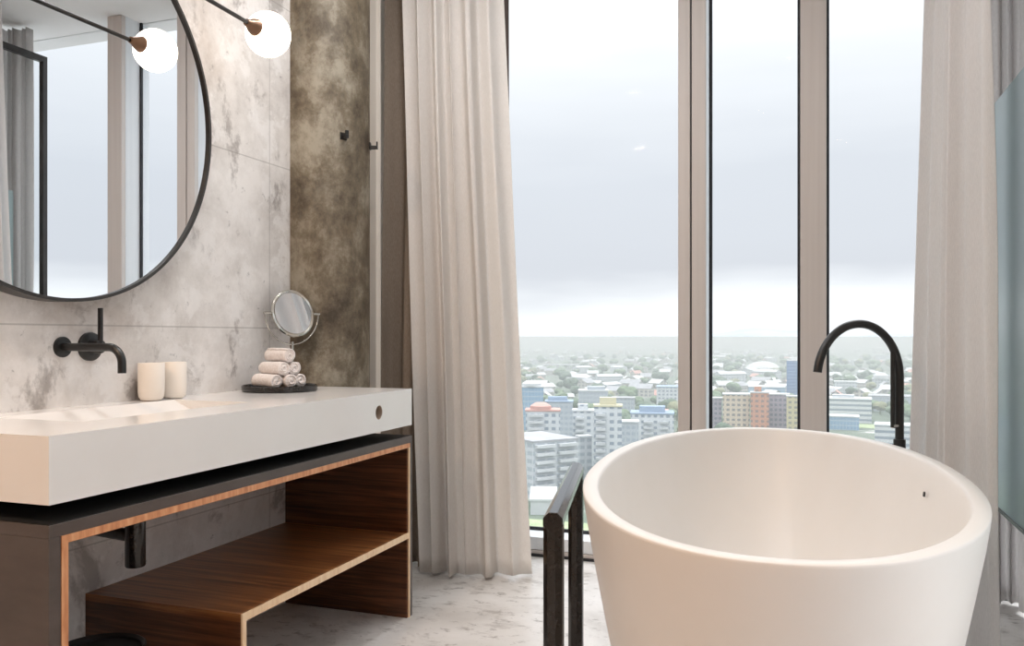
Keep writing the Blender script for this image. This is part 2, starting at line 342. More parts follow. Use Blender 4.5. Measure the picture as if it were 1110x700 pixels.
# ------------------------------------------------------------------ glass partition with teal panel on the right
gp = thing('glass_partition', 'black framed clear glass partition reaching from the window, seen only in the round mirror', 'glass partition', (.515, 2.95, 0))
boxes('frame', [(-.015, .015, .61, .64, 0, 2.60), (-.015, .015, 0, .03, 0, 2.60), (-.015, .015, .03, .61, 2.565, 2.60), (-.015, .015, .03, .61, 0, .012)], M_bronze, gp, bevel=.002)
boxes('clear_pane', [(-.004, .004, .03, .61, .012, 2.565)], M_glass, gp)
fp = thing('frosted_screen', 'frosted teal glass screen standing in front of the grey drape at the right edge', 'glass screen', (.62, 1.7, 0))
boxes('frosted_panel', [(0, .010, 0, 1.77, .41, 1.822)], M_teal, fp)['label'] = 'frosted teal glass pane'
boxes('bottom_rail', [(-.004, .014, 0, 1.77, .398, .41)], M_bronze, fp)
for yy in (.0, 1.75): boxes('post', [(-.006, .016, yy, yy + .02, 0, .398)], M_bronze, fp, bevel=.002)

# ------------------------------------------------------------------ curtains
def curtain(name, bot, top, n, amp, mat_, label, cat='curtain', seed=0, zt=CEIL - .02, zb=.012, nu=420, nv=44, sharp=1.0, group=None, flare=0.55, hem=.0):
    """cloth hung along a polyline: bot/top = [(x,y)...]; n folds of depth amp"""
    R = random.Random(seed)
    ph = [R.uniform(0, 2 * PI) for _ in range(6)]
    def lerp(P, u):
        L = len(P) - 1; k = min(int(u * L), L - 1); f = u * L - k
        return P[k][0] * (1 - f) + P[k + 1][0] * f, P[k][1] * (1 - f) + P[k + 1][1] * f
    V, F = [], []
    for j in range(nv + 1):
        v = j / nv; z = zt + (zb - zt) * v
        k = v ** 1.1
        for i in range(nu + 1):
            u = i / nu
            xb, yb = lerp(bot, u); xt, yt = lerp(top, u)
            x = xt + (xb - xt) * k; y = yt + (yb - yt) * k
            a0, a1 = lerp(bot, max(u - .01, 0)), lerp(bot, min(u + .01, 1))
            dx, dy = a1[0] - a0[0], a1[1] - a0[1]; L = math.hypot(dx, dy) or 1
            nx, ny = dy / L, -dx / L
            w = u + .030 * math.sin(2 * PI * 1.3 * u + ph[0]) + .014 * math.sin(2 * PI * 3.1 * u + ph[1] + .6 * v) + .006 * math.sin(2.5 * v * PI + ph[2])
            s = math.sin(2 * PI * n * w + ph[3]); c2 = math.sin(2 * PI * n * 2.37 * w + ph[4] + 1.1 * v); c3 = math.sin(2 * PI * n * .41 * w + ph[5])
            f = (s + sharp * .28 * c2 * (0.4 + .6 * v)) * (.75 + .35 * c3)
            A = amp * (flare + (1 - flare) * v)
            tx, ty = dx / L, dy / L
            sl = .35 * A * math.cos(2 * PI * n * w + ph[3])
            V.append((x + nx * A * f + tx * sl * .6, y + ny * A * f + ty * sl * .6, z + (hem * .004 * s if j == nv else 0)))
    for j in range(nv):
        for i in range(nu):
            a = j * (nu + 1) + i; F.append((a, a + 1, a + nu + 2, a + nu + 1))
    o = mesh(name, V, F, mat_, smooth=True)
    m = o.modifiers.new('solid', 'SOLIDIFY'); m.thickness = .0012
    return tag(o, label, cat, group)
curtain('drape', [(-1.80, 3.30), (-1.66, 3.26), (-1.50, 3.28), (-1.40, 3.34)], [(-1.80, 3.30), (-1.62, 3.27), (-1.46, 3.30), (-1.40, 3.34)], 5.5, .040, M_taupe,
        'heavy taupe floor-length drape hanging between the concrete column and the ivory sheer', seed=3, flare=.8)
curtain('sheer_curtain', [(-1.525, 3.15), (-1.40, 3.16), (-1.24, 3.20), (-1.085, 3.28)], [(-1.62, 3.15), (-1.48, 3.17), (-1.345, 3.20), (-1.215, 3.26)], 5.6, .048, M_sheer,
        'ivory floor-length sheer curtain in deep folds left of the big window', seed=11, flare=.55, hem=1, sharp=.55)
curtain('blackout_drape', [(-1.42, 3.45), (-1.30, 3.44), (-1.250, 3.46)], [(-1.42, 3.45), (-1.30, 3.44), (-1.250, 3.46)], 3.0, .022, M_darkdrape,
        'dark taupe blackout drape bunched behind the ivory sheer at the edge of the big window', seed=5, nu=160)
curtain('sheer_curtain', [(.345, 3.30), (.385, 3.08), (.43, 2.85), (.512, 2.560)], [(.405, 3.22), (.42, 3.04), (.44, 2.86), (.480, 2.64)], 6.0, .034, M_sheer2,
        'white sheer curtain hanging right of the bath, behind the tall tub faucet', seed=21, flare=.55, sharp=.5)
curtain('drape', [(.575, 3.545), (.74, 3.52), (.76, 2.9), (.76, 2.2)], [(.575, 3.545), (.74, 3.52), (.76, 2.9), (.76, 2.2)], 12, .028, M_greydrape,
        'grey drape hanging behind the frosted teal panel at the right edge', seed=31, nu=500, flare=.9)
# curtain tracks on the ceiling
tag(boxes('curtain_track', [(-1.82, -1.08, 3.14, 3.17, CEIL - .022, CEIL)], M_alu_out), 'white ceiling track carrying the left curtains', 'curtain track')

# ------------------------------------------------------------------ washbasin counter
XF, Y0, Y1, ZT, ZB = -1.339, 1.173, 2.684, .813, .683
wb = thing('washbasin', 'long white solid-surface washbasin with sunken sloping trough mounted on the concrete wall', 'washbasin', (XW, Y0, ZB))
def slab():
    bx0, bx1, by0, by1 = -1.765, -1.497, 1.398, 1.975   # basin opening
    xs = [XW, bx0, bx1, XF]; ys = [Y0, by0, by1, Y1]
    bm = bmesh.new(); vt = {}
    def v(x, y, z):
        k = (round(x, 5), round(y, 5), round(z, 5))
        if k not in vt: vt[k] = bm.verts.new((x - XW, y - Y0, z - ZB))
        return vt[k]
    for i in range(3):
        for j in range(3):
            if (i, j) != (1, 1):
                bm.faces.new([v(xs[i], ys[j], ZT), v(xs[i + 1], ys[j], ZT), v(xs[i + 1], ys[j + 1], ZT), v(xs[i], ys[j + 1], ZT)])
            bm.faces.new([v(xs[i], ys[j + 1], ZB), v(xs[i + 1], ys[j + 1], ZB), v(xs[i + 1], ys[j], ZB), v(xs[i], ys[j], ZB)])
    for i in range(3):
        bm.faces.new([v(xs[i], Y0, ZB), v(xs[i + 1], Y0, ZB), v(xs[i + 1], Y0, ZT), v(xs[i], Y0, ZT)])
        bm.faces.new([v(xs[i + 1], Y1, ZB), v(xs[i], Y1, ZB), v(xs[i], Y1, ZT), v(xs[i + 1], Y1, ZT)])
        bm.faces.new([v(XW, ys[i + 1], ZB), v(XW, ys[i], ZB), v(XW, ys[i], ZT), v(XW, ys[i + 1], ZT)])
    # front face with a round opening
    hy, hz_, r = 2.4435, .7478, .0235; n = 40
    ring = [v(XF, hy + r * math.cos(2 * PI * k / n), hz_ + r * math.sin(2 * PI * k / n)) for k in range(n)]
    inn = [v(XF - .05, hy + r * math.cos(2 * PI * k / n), hz_ + r * math.sin(2 * PI * k / n)) for k in range(n)]
    for k in range(n):
        bm.faces.new([ring[k], inn[k], inn[(k + 1) % n], ring[(k + 1) % n]])
    bm.faces.new(list(inn))
    sy0, sy1 = hy - .06, hy + .06
    q = [(sy1, hz_), (sy1, ZT), (hy, ZT), (sy0, ZT), (sy0, hz_), (sy0, ZB), (hy, ZB), (sy1, ZB)]
    # fan quads between the ring and a square frame around it
    bord = [v(XF, a, b_) for a, b_ in q]
    per = n // 8
    for s in range(8):
        bm.faces.new([bord[s]] + [ring[(s * per + k) % n] for k in range(per + 1)] [::1] + [bord[(s + 1) % 8]])
    bm.faces.new([v(XF, Y0, ZB), v(XF, ys[1], ZB), v(XF, ys[2], ZB), v(XF, sy0, ZB), v(XF, sy0, hz_), v(XF, sy0, ZT), v(XF, ys[2], ZT), v(XF, ys[1], ZT), v(XF, Y0, ZT)])
    bm.faces.new([v(XF, sy1, ZB), v(XF, Y1, ZB), v(XF, Y1, ZT), v(XF, sy1, ZT), v(XF, sy1, hz_)])
    # sloping trough: shallow at the back, deep at the front
    zf = .705; xl = bx1 - .012
    A, B = v(bx0, by0, ZT), v(bx0, by1, ZT); C, D = v(bx1, by1, ZT), v(bx1, by0, ZT)
    E_, G = v(xl, by0 + .006, zf), v(xl, by1 - .006, zf)
    bm.faces.new([A, E_, G, B]); bm.faces.new([B, G, C]); bm.faces.new([A, D, E_]); bm.faces.new([E_, D, C, G])
    bmesh.ops.recalc_face_normals(bm, faces=bm.faces)
    me = bpy.data.meshes.new('countertop'); bm.to_mesh(me); bm.free(); me.materials.append(M_solid)
    o = bpy.data.objects.new('countertop', me); link(o, wb)
slab()
# metal lined ring inside the opening
V, F = lathevf([(.0235, 0), (.0235, .045), (.0222, .045), (.0222, 0)], 40)
o = mesh('towel_hole_sleeve', V, F[:-2], mat('beige_sleeve', srgb(150, 128, 108), .5), wb, True, loc=(XF - XW - .047, 2.4435 - Y0, .7478 - ZB), rot=(0, PI / 2, 0))
o['label'] = 'beige sleeve lining the round hole in the front'
boxes('drain_slot', [(.335, .345, .30, .72, .0222, .0236)], M_chrome, wb)

# ------------------------------------------------------------------ vanity cabinet
vc = thing('vanity_cabinet', 'charcoal open vanity cabinet with copper-coloured edge strip, standing under the washbasin', 'cabinet', (XF, Y0, 0))
D_ = XW - XF    # local x: 0 front .. D_ wall
L_ = Y1 + .004 - Y0
HT = .646; T1, T2 = .027, .017
boxes('top_panel', [(D_, 0, 0, L_, HT - .026, HT - .0015)], M_cab, vc, bevel=.001)
boxes('top_cover', [(D_, -.003, .003, L_ - .003, HT - .0015, HT)], M_cabtop, vc)['label'] = 'matt black top'
boxes('side_panel', [(D_, 0, 0, T1, 0, HT - .026)], M_cab, vc, bevel=.001)
boxes('side_panel', [(D_, 0, L_ - .020, L_, 0, HT - .026)], M_cab, vc, bevel=.001)
zt2 = HT - .026
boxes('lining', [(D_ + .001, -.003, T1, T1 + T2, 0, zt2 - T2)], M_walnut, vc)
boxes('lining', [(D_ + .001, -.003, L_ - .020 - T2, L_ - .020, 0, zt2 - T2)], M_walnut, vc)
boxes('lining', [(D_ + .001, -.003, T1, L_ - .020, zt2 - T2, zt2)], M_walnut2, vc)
boxes('edge_strip', [(-.003, .0015, T1, T1 + T2 * .9, 0, zt2 - T2 * .9)], M_oak, vc)['label'] = 'copper-toned wooden edge strip'
boxes('edge_strip', [(-.003, .0015, T1, L_ - .020, zt2 - T2 * .9, zt2)], M_oak, vc)['label'] = 'copper-toned wooden edge strip'
boxes('edge_strip', [(-.003, .0015, L_ - .020 - T2 * .55, L_ - .020, 0, zt2 - T2 * .9)], M_oak2, vc)['label'] = 'pale wooden edge strip'
# L-shaped shelf insert
YS = 1.735 - Y0; ZS = .302; TS = .020
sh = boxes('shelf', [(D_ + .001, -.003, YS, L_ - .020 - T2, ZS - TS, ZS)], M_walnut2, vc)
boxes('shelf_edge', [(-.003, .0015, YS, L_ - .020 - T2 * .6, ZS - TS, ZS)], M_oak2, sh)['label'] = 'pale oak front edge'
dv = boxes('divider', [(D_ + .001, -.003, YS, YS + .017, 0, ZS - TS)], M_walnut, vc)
boxes('divider_edge', [(-.003, .0015, YS, YS + .017, 0, ZS - TS)], M_oak2, dv)['label'] = 'pale oak front edge'

# waste trap
wt = thing('basin_trap', 'black cylindrical drain trap fixed to the wall under the washbasin', 'drain trap', (-1.60, 1.655, .42))
lathe('trap_body', [(0, 0), (.0225, 0), (.0245, .003), (.0245, .181), (0, .181)], M_blackg, wt, 32)
tube('waste_pipe', [(-.0, 0, .075), (-.12, .02, .075), (-.249, .04, .075)], .016, M_black, wt)
lathe('wall_rose', [(0, 0), (.032, 0), (.032, .006), (0, .006)], M_black, wt, 32, loc=(-.249, .04, .075), rot=(0, PI / 2, 0))
# bin
wbn = thing('waste_bin', 'round black waste bin inside the left bay of the vanity cabinet', 'bin', (-1.56, 1.50, 0))
lathe('bin_body', [(0, 0), (.085, 0), (.100, .268), (.104, .272), (.100, .274), (.094, .268), (.080, .012), (0, .012)], M_black, wbn, 40)
lathe('bin_liner', [(.0, .20), (.090, .205), (.0935, .262)], M_cabtop, wbn, 40)

# ------------------------------------------------------------------ things on the washbasin
def tumbler(label, y, x):
    t_ = thing('tumbler', label, 'cup', (x, y, ZT))
    o = lathe('cup_body', [(0, 0), (.022, 0), (.029, .003), (.0345, .012), (.0365, .026), (.0368, .108), (.0355, .110), (.0335, .108), (.033, .026), (.026, .010), (0, .008)], M_ceramic, t_, 48, sharp=60)
tumbler('cream ceramic tumbler nearer the black spout', 1.925, -1.802)
tumbler('cream ceramic tumbler on the side nearer the rolled towels', 2.018, -1.804)
tr = thing('tray', 'round gloss black tray holding the rolled towels on the washbasin', 'tray', (-1.708, 2.417, ZT))
lathe('tray_body', [(0, 0), (.118, 0), (.126, .003), (.1265, .019), (.124, .021), (.1215, .019), (.120, .010), (0, .010)], M_blackg, tr, 64)
# towels
phi = math.radians(20)
AX = Vector((math.cos(phi), -math.sin(phi), 0)); RW = Vector((math.sin(phi), math.cos(phi), 0))
def towel(i, pos, label):
    R = random.Random(i); ln = .116; r = .0255
    t_ = thing('rolled_towel', label, 'towel', pos, -phi, 'white rolled towels stacked on the black tray')
    # roll as a spiral sheet
    V, F = [], []; nt_, nl = 150, 14; turns = 3.6; th = .0030
    for k in range(nt_ + 1):
        a = 2 * PI * turns * k / nt_; rad = .003 + (r - .003 - th) * k / nt_
        for j in range(nl + 1):
            x = -ln / 2 + ln * j / nl
            wob = 1 + .03 * math.sin(3 * a + i + x * 40) * (k / nt_)
            end = 1 - .06 * max(0, abs(2 * j / nl - 1) - .8) / .2
            V.append((x + .002 * math.sin(a * .7 + i), rad * wob * end * math.cos(a), rad * wob * end * math.sin(a)))
    for k in range(nt_):
        for j in range(nl):
            a = k * (nl + 1) + j; F.append((a, a + 1, a + nl + 2, a + nl + 1))
    o = mesh('roll', V, F, M_towel, t_, True)
    m = o.modifiers.new('s', 'SOLIDIFY'); m.thickness = .0056; m.offset = 0
    # solid core fills the gaps between the turns
    V, F = [], []
    lathe('core', [(0, -.056), (.018, -.058), (.020, -.05), (.020, .05), (.018, .058), (0, .056)], M_towel, t_, 24, rot=(0, PI / 2, 0))
    t_.rotation_euler = (R.uniform(-.3, .3) + i * .9, 0, -phi)
base = Vector((-1.700, 2.402, ZT + .010 + .0275))
r2 = .049
lab = {(0, 0): 'rolled white towel at the left end of the bottom row', (0, 1): 'rolled white towel in the middle of the bottom row', (0, 2): 'rolled white towel at the right end of the bottom row',
       (1, 0): 'rolled white towel on the left of the middle row', (1, 1): 'rolled white towel on the right of the middle row', (2, 0): 'rolled white towel alone on top of the pile'}
k = 0
for (row, c), L in lab.items():
    off = (c - (2 - row) / 2) * r2
    sl = {(0, 0): .0, (0, 1): .012, (0, 2): -.004, (1, 0): .006, (1, 1): -.004, (2, 0): .0}[(row, c)]
    p = base + RW * off + AX * sl + Vector((0, 0, row * r2 * .866))
    towel(k, p, L); k += 1

# magnifying mirror on its stand
mm = thing('magnifying_mirror', 'round chrome magnifying mirror on a yoke stand behind the rolled towels', 'mirror', (-1.766, 2.575, ZT))
lathe('stand_base', [(0, 0), (.029, 0), (.030, .003), (.028, .006), (.008, .010), (0, .010)], M_chrome, mm, 40)
tube('stem', [(0, 0, .008), (0, 0, .168)], .0045, M_chrome, mm, 12)
ry = math.radians(12)      # yoke plane runs roughly across the view
cc = Vector((0, 0, .270)); ux = Vector((math.cos(ry + YAW * 0), math.sin(ry), 0)); R_ = .112
ux = Vector((.37, .93, 0)).normalized()
tube('yoke', arc(cc, R_, PI, 2 * PI, 40, ux, (0, 0, 1)), .0028, M_chrome, mm, 10)
for s in (-1, 1):
    tube('pivot', [cc + ux * s * .088, cc + ux * s * .118], .0045, M_chrome, mm, 12)
ht = bpy.data.objects.new('mirror_head', None); link(ht, mm); ht.location = cc
nrm = Vector((.90, -.36, .22)).normalized()
qt = nrm.to_track_quat('Z', 'Y'); ht.rotation_euler = qt.to_euler()
V, F = lathevf([(0, -.008), (.078, -.008), (.087, -.004), (.089, .002), (.087, .007), (.082, .009), (.0765, .006), (.0765, .0045), (0, .0045)], 64)
hd = mesh('head_shell', V, F, M_chrome, mm, True, loc=cc, rot=qt.to_euler()); hd.data.set_sharp_from_angle(angle=math.radians(35))
lathe('glass', [(0, .0048), (.076, .0048), (.076, .0054), (0, .0054)], M_mirror, hd, 64)
bpy.data.objects.remove(ht)

# ------------------------------------------------------------------ wall tap
tp = thing('wall_faucet', 'matt black wall-mounted basin faucet with separate lever, left of the tumblers', 'faucet', (XW, 1.66, .972))
lathe('spout_rose', [(0, 0), (.027, 0), (.027, .006), (.012, .008), (0, .008)], M_black, tp, 40, rot=(0, PI / 2, 0))
pts = [Vector((0, 0, 0)), Vector((.08, 0, 0)), Vector((.155, 0, 0))] + arc((.160, 0, -.042), .042, PI / 2, 0, 12, (1, 0, 0), (0, 0, 1)) + [Vector((.202, 0, -.066))]
tube('spout', pts, .0105, M_black, tp, 20)
lathe('control_rose', [(0, 0), (.039, 0), (.039, .008), (.034, .010), (.018, .011), (.018, .042), (.015, .044), (0, .044)], M_black, tp, 40, loc=(0, .088, 0), rot=(0, PI / 2, 0))
tube('lever', [(.040, .088, .0), (.040, .088, .105)], .0068, M_black, tp, 16)

# ------------------------------------------------------------------ round wall mirror
rm = thing('wall_mirror', 'large round wall mirror with a thin black frame above the washbasin', 'mirror', (XW, 1.630, 1.637))
V, F = lathevf([(.524, 0), (.5475, 0), (.5475, .054), (.5385, .054), (.5385, .0455), (.524, .0455)], 160)
o = mesh('frame', V, F[:-2] + [tuple([i, (i + 1) % 160, 5 * 160 + (i + 1) % 160, 5 * 160 + i][::-1]) for i in range(160)], M_bronze, rm, True, rot=(0, PI / 2, 0)); o.data.set_sharp_from_angle(angle=math.radians(35))
lathe('glass', [(0, .002), (.538, .002), (.538, .046), (0, .046)], M_mirror, rm, 160, rot=(0, PI / 2, 0), sharp=20)

# ------------------------------------------------------------------ globe wall lamp
LX, LZ = -1.575, 1.940
wl = thing('wall_lamp', 'wall lamp with opal globe on a slim dark bar in front of the round mirror', 'lamp', (XW, 1.63, 2.28))
lx = LX - XW; lz = LZ - 2.28
lathe('wall_plate', [(0, 0), (.05, 0), (.05, .016), (0, .016)], M_black, wl, 40, rot=(0, PI / 2, 0))
tube('stem', [(0.01, 0, 0), (lx - .03, 0, 0)] + arc((lx - .03, 0, -.03), .03, PI / 2, 0, 8, (1, 0, 0), (0, 0, 1)) + [(lx, 0, lz)], .006, M_black, wl, 12)
tube('bar', [(lx + .050, -.47, lz + .005), (lx + .004, 0, lz), (lx - .007, .465, lz)], .0062, M_bronze, wl, 14)
for s, dx in ((1, -.009), (-1, .055)):
    gy = s * .55
    g = lathe('globe', [(0.0, -.069)] + [(.069 * math.sin(PI * k / 30), -.069 * math.cos(PI * k / 30)) for k in range(1, 30)] + [(0, .069)], M_globe, wl, 48, loc=(lx + dx, gy, lz), sharp=80)
    lathe('globe_cap', [(0, -.108), (.010, -.108), (.012, -.098), (.022, -.078), (.028, -.060), (0, -.060)], M_brass, wl, 32, loc=(lx + dx, gy, lz), rot=(-PI / 2 * s, 0, 0), sharp=50)['label'] = 'aged brass cap'

# ------------------------------------------------------------------ robe hooks on the column
for px, (hx, hy), L in ((0, (-1.6738, 2.775), 'small black robe hook on the front of the concrete column'), (1, (-1.663, 2.955), 'small black robe hook on the right edge of the concrete column')):
    c = Vector((-1.843, cyc)); d = (Vector((hx, hy)) - c).normalized(); a = math.atan2(d.y, d.x)
    h = thing('robe_hook', L, 'hook', (c.x + d.x * (rc - .001), c.y + d.y * (rc - .001), 1.763), a, 'robe hooks on the concrete column')
    boxes('hook_plate', [(0, .006, -.014, .014, -.012, .016)], M_black, h, bevel=.001)
    boxes('hook_peg', [(.006, .034, -.007, .007, -.010, .004), (.028, .034, -.007, .007, .004, .020)], M_black, h, bevel=.001)

# ------------------------------------------------------------------ bathtub
TC = (-.087, 2.163); TA, TB = .92, .430; ZR = .676
bt = thing('bathtub', 'white freestanding oval bathtub standing in front of the windows', 'bathtub', (TC[0], TC[1], 0), math.radians(-3.0) * -1)
def ovalring(s, z, n, off=0.0, nexp=2.12):
    R = []
    for i in range(n):
        a = 2 * PI * i / n; c, s_ = math.cos(a), math.sin(a)
        ex = 2 / nexp
        x = (TB * s - off) * math.copysign(abs(c) ** ex, c); y = (TA * (s if s > .99 else s) - off) * math.copysign(abs(s_) ** ex, s_)
        R.append((x, y, z))
    return R
n = 128; rings = []
outer = [(.70, .0, 0), (.715, .0, 0), (.735, .05, 0), (.79, .15, 0), (.845, .27, 0), (.90, .40, 0), (.948, .52, 0), (.982, .61, 0), (.996, .655, 0), (1.0, .670, 0), (1.0, .674, 0), (1.0, .676, .002)]
inner = [(1.0, .676, .030), (1.0, .6745, .033), (1.0, .668, .036), (.985, .62, .036), (.955, .52, .040), (.90, .40, .045), (.82, .29, .05), (.72, .215, .05), (.56, .180, .05), (.30, .165, .04), (.06, .160, 0)]
for s, z, off in outer[1:] + inner: rings.append(ovalring(s, z, n, off))
V = [v for r in rings for v in r]; F = []
for k in range(len(rings) - 1):
    for i in range(n):
        j = (i + 1) % n; F.append((k * n + i, k * n + j, (k + 1) * n + j, (k + 1) * n + i))
F.append(tuple(reversed(range(n)))); F.append(tuple((len(rings) - 1) * n + i for i in range(n)))
o = mesh('tub_shell', V, F, M_tub, bt, True); o.data.set_sharp_from_angle(angle=math.radians(55))
lathe('drain_cover', [(0, 0), (.032, 0), (.034, .003), (.030, .006), (0, .006)], M_chrome, bt, 32, loc=(0, 0, .1605))
lathe('overflow_hole', [(0, 0), (.0065, 0), (.0065, .004), (0, .004)], M_black, bt, 20, loc=(.374, .15, .60), rot=(0, -PI / 2 + .12, 0))['label'] = 'small dark overflow hole'

# ------------------------------------------------------------------ black U-shaped towel rail
rl = thing('towel_stand', 'black floor-standing U-shaped towel rail left of the bathtub', 'towel rail', (-.575, 2.06, 0))
a0 = Vector((-.520, 1.72, 0)) - Vector((-.575, 2.06, 0)); a1 = Vector((-.660, 2.43, 0)) - Vector((-.575, 2.06, 0))
hw = .0225
dv_ = (a1 - a0).normalized(); pf = [(math.cos(2 * PI * (i + .5) / 8) * 1.04, math.sin(2 * PI * (i + .5) / 8) * 1.04) for i in range(8)]
zt_ = .62
bar = tube('top_bar', [a0 + Vector((0, 0, zt_ - hw)), a1 + Vector((0, 0, zt_ - hw))], hw, M_blackg, rl, prof=pf); bev(bar, .002)
for P_ in (a0 + dv_ * hw, a1 - dv_ * hw):
    o = tube('post', [P_ + Vector((0, 0, .018)), P_ + Vector((0, 0, zt_ - hw * 1.2))], hw, M_blackg, rl, prof=pf); bev(o, .002)
tube('base_bar', [a0 + Vector((0, 0, .0195)), a1 + Vector((0, 0, .0195))], .0195, M_blackg, rl, prof=pf)

# ------------------------------------------------------------------ tub filler
tf = thing('tub_faucet', 'tall matt black floor-standing gooseneck faucet behind the bathtub', 'faucet', (.285, 3.02, 0))
lathe('floor_plate', [(0, 0), (.06, 0), (.06, .010), (.02, .014), (0, .014)], M_black, tf, 40)
sd = (Vector((.032, 2.79, 0)) - Vector((.285, 3.02, 0))); ln = sd.length; sd.normalize()
r_ = ln / 2 * 1.02
pts = [Vector((0, 0, .01)), Vector((0, 0, .5)), Vector((0, 0, .85))] + arc(sd * r_ + Vector((0, 0, .866)), r_, PI, .12, 36, sd, (0, 0, 1))
tube('column_and_spout', pts, .0135, M_black, tf, 20)
tube('hand_shower', [(-.022, -.020, .70), (-.022, -.020, .95)], .0075, M_black, tf, 14)
tube('shower_holder', [(0, 0, .705), (-.024, -.022, .705)], .008, M_chrome, tf, 12)
tube('valve_body', [(0, 0, .54), (0, 0, .66)], .019, M_black, tf, 20)
tube('lever', [(0, 0, .635), (-.045, -.030, .640)], .007, M_chrome, tf, 12)['label'] = 'chrome lever'

# ------------------------------------------------------------------ rings of the added ceiling fill lights
DL = ['over the towels end of the washbasin', 'over the faucet end of the washbasin', 'over the floor beside the washbasin', 'over the far end of the bathtub', 'over the near end of the bathtub', 'behind the bathtub side', 'in the middle of the room', 'beside the sheer curtain on the right']
for (x, y, p_, c_), L in zip(FILL_SPOTS, DL):
    cl = thing('added_fill_light', 'added round white ceiling fill light ' + L, 'lamp', (x, y, CEIL))
    lathe('trim_ring', [(.075, -.006), (.095, -.006), (.097, 0), (.075, 0)], M_alu_out, cl, 32)

# ================================================================== the city outside
_srgb = srgb
def srgb(r, g, b): return tuple(c * .78 for c in _srgb(r, g, b))
GZ = -60.0
f_ = 900.0; HZ = 364.5
def ground_at(px, py):
    """point of the city ground seen in that direction from the room"""
    d = (1.0 - GZ) * f_ / (py - HZ); t_ = (px - 555) / f_
    return d * (-math.sin(YAW) + t_ * math.cos(YAW)), d * (math.cos(YAW) + t_ * math.sin(YAW)), d
M_ground = noisemat('city_ground', [(0.32, srgb(78, 94, 78)), (0.45, srgb(98, 112, 96)), (0.57, srgb(118, 126, 114)), (0.70, srgb(160, 162, 158))], .006, 0.95, 12, nrough=.75,
    layer2=[(srgb(215, 214, 212), .02, .58, .64, (1, 1, 1), .8), (srgb(74, 92, 72), .012, .50, .60, (1, 1, 1), .7)])[0]
R_g = 9000
V = [(x, y, 0) for x, y in ((-R_g, 120), (R_g, 120), (R_g, R_g), (-R_g, R_g))]
struct(mesh('ground', V, [(0, 1, 2, 3)], M_ground, loc=(0, 0, GZ)))
# distant hills
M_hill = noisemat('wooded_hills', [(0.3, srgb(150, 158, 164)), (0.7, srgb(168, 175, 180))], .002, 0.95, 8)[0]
V, F = [], []; nh = 240
for j in range(4):
    for i in range(nh + 1):
        a = math.radians(-60 + 120 * i / nh) ; rr = 7600 + j * 420
        h = [0, 62, 108, 60][j] * (.75 + .30 * math.sin(i * .11 + 1.2) + .22 * math.sin(i * .29) + .10 * math.sin(i * .83 + 2)) 
        V.append((rr * math.sin(a), rr * math.cos(a), h if j else -5))
for j in range(3):
    for i in range(nh): F.append((j * (nh + 1) + i, j * (nh + 1) + i + 1, (j + 1) * (nh + 1) + i + 1, (j + 1) * (nh + 1) + i))
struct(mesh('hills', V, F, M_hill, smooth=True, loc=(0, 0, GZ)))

def facade(name, wall, glass, bw=3.2, fh=3.0, u0=.22, u1=.78, v0=.30, v1=.78, tint2=None):
    m = mat(name, wall, .8); t = m.node_tree; b = t.nodes['Principled BSDF']
    tcn = nd(t, 'ShaderNodeTexCoord'); s = nd(t, 'ShaderNodeSeparateXYZ'); t.links.new(tcn.outputs['Object'], s.inputs[0])
    ns = nd(t, 'ShaderNodeSeparateXYZ'); t.links.new(tcn.outputs['Normal'], ns.inputs[0])
    def M(op, a, b_=None):
        n = nd(t, 'ShaderNodeMath', operation=op)
        for i, q in enumerate((a, b_)):
            if q is None: continue
            if isinstance(q, (int, float)): n.inputs[i].default_value = q
            else: t.links.new(q, n.inputs[i])
        return n.outputs[0]
    ax = M('GREATER_THAN', M('ABSOLUTE', ns.outputs[0]), .5); up = M('GREATER_THAN', ns.outputs[2], .5)
    u = M('ADD', M('MULTIPLY', s.outputs[1], ax), M('MULTIPLY', s.outputs[0], M('SUBTRACT', 1.0, ax)))
    fu = M('FLOORED_MODULO', M('DIVIDE', u, bw), 1.0); fv = M('FLOORED_MODULO', M('DIVIDE', s.outputs[2], fh), 1.0)
    k = M('MULTIPLY', M('MULTIPLY', M('GREATER_THAN', fu, u0), M('LESS_THAN', fu, u1)), M('MULTIPLY', M('GREATER_THAN', fv, v0), M('LESS_THAN', fv, v1)))
    k = M('MULTIPLY', k, M('SUBTRACT', 1.0, up))
    nz_ = nd(t, 'ShaderNodeTexNoise'); nz_.inputs['Scale'].default_value = .12; t.links.new(tcn.outputs['Object'], nz_.inputs[0])
    mw = nd(t, 'ShaderNodeMix', data_type='RGBA'); t.links.new(M('MULTIPLY', nz_.outputs[0], .5), mw.inputs[0]); mw.inputs[6].default_value = (*wall, 1)
    mw.inputs[7].default_value = (*(tint2 or tuple(c * .85 for c in wall)), 1)
    mx = nd(t, 'ShaderNodeMix', data_type='RGBA'); t.links.new(k, mx.inputs[0]); t.links.new(mw.outputs[2], mx.inputs[6]); mx.inputs[7].default_value = (*glass, 1)
    t.links.new(mx.outputs[2], b.inputs['Base Color'])
    return m
FG = srgb(142, 153, 166)
F_white = facade('white_facade', srgb(212, 217, 222), FG)
F_grey = facade('grey_facade', srgb(186, 194, 202), srgb(164, 174, 186), 2.6, 3.0, .15, .85, .25, .8)
F_bal = facade('balcony_facade', srgb(204, 209, 214), srgb(170, 178, 186), 4.5, 3.0, .12, .88, .38, .9)
F_blue = facade('blue_glass_facade', srgb(170, 190, 206), srgb(128, 162, 192), 2.0, 3.0, .08, .92, .12, .9)
F_tower = facade('dark_blue_facade', srgb(120, 150, 188), srgb(74, 108, 156), 2.0, 3.2, .08, .92, .15, .9)
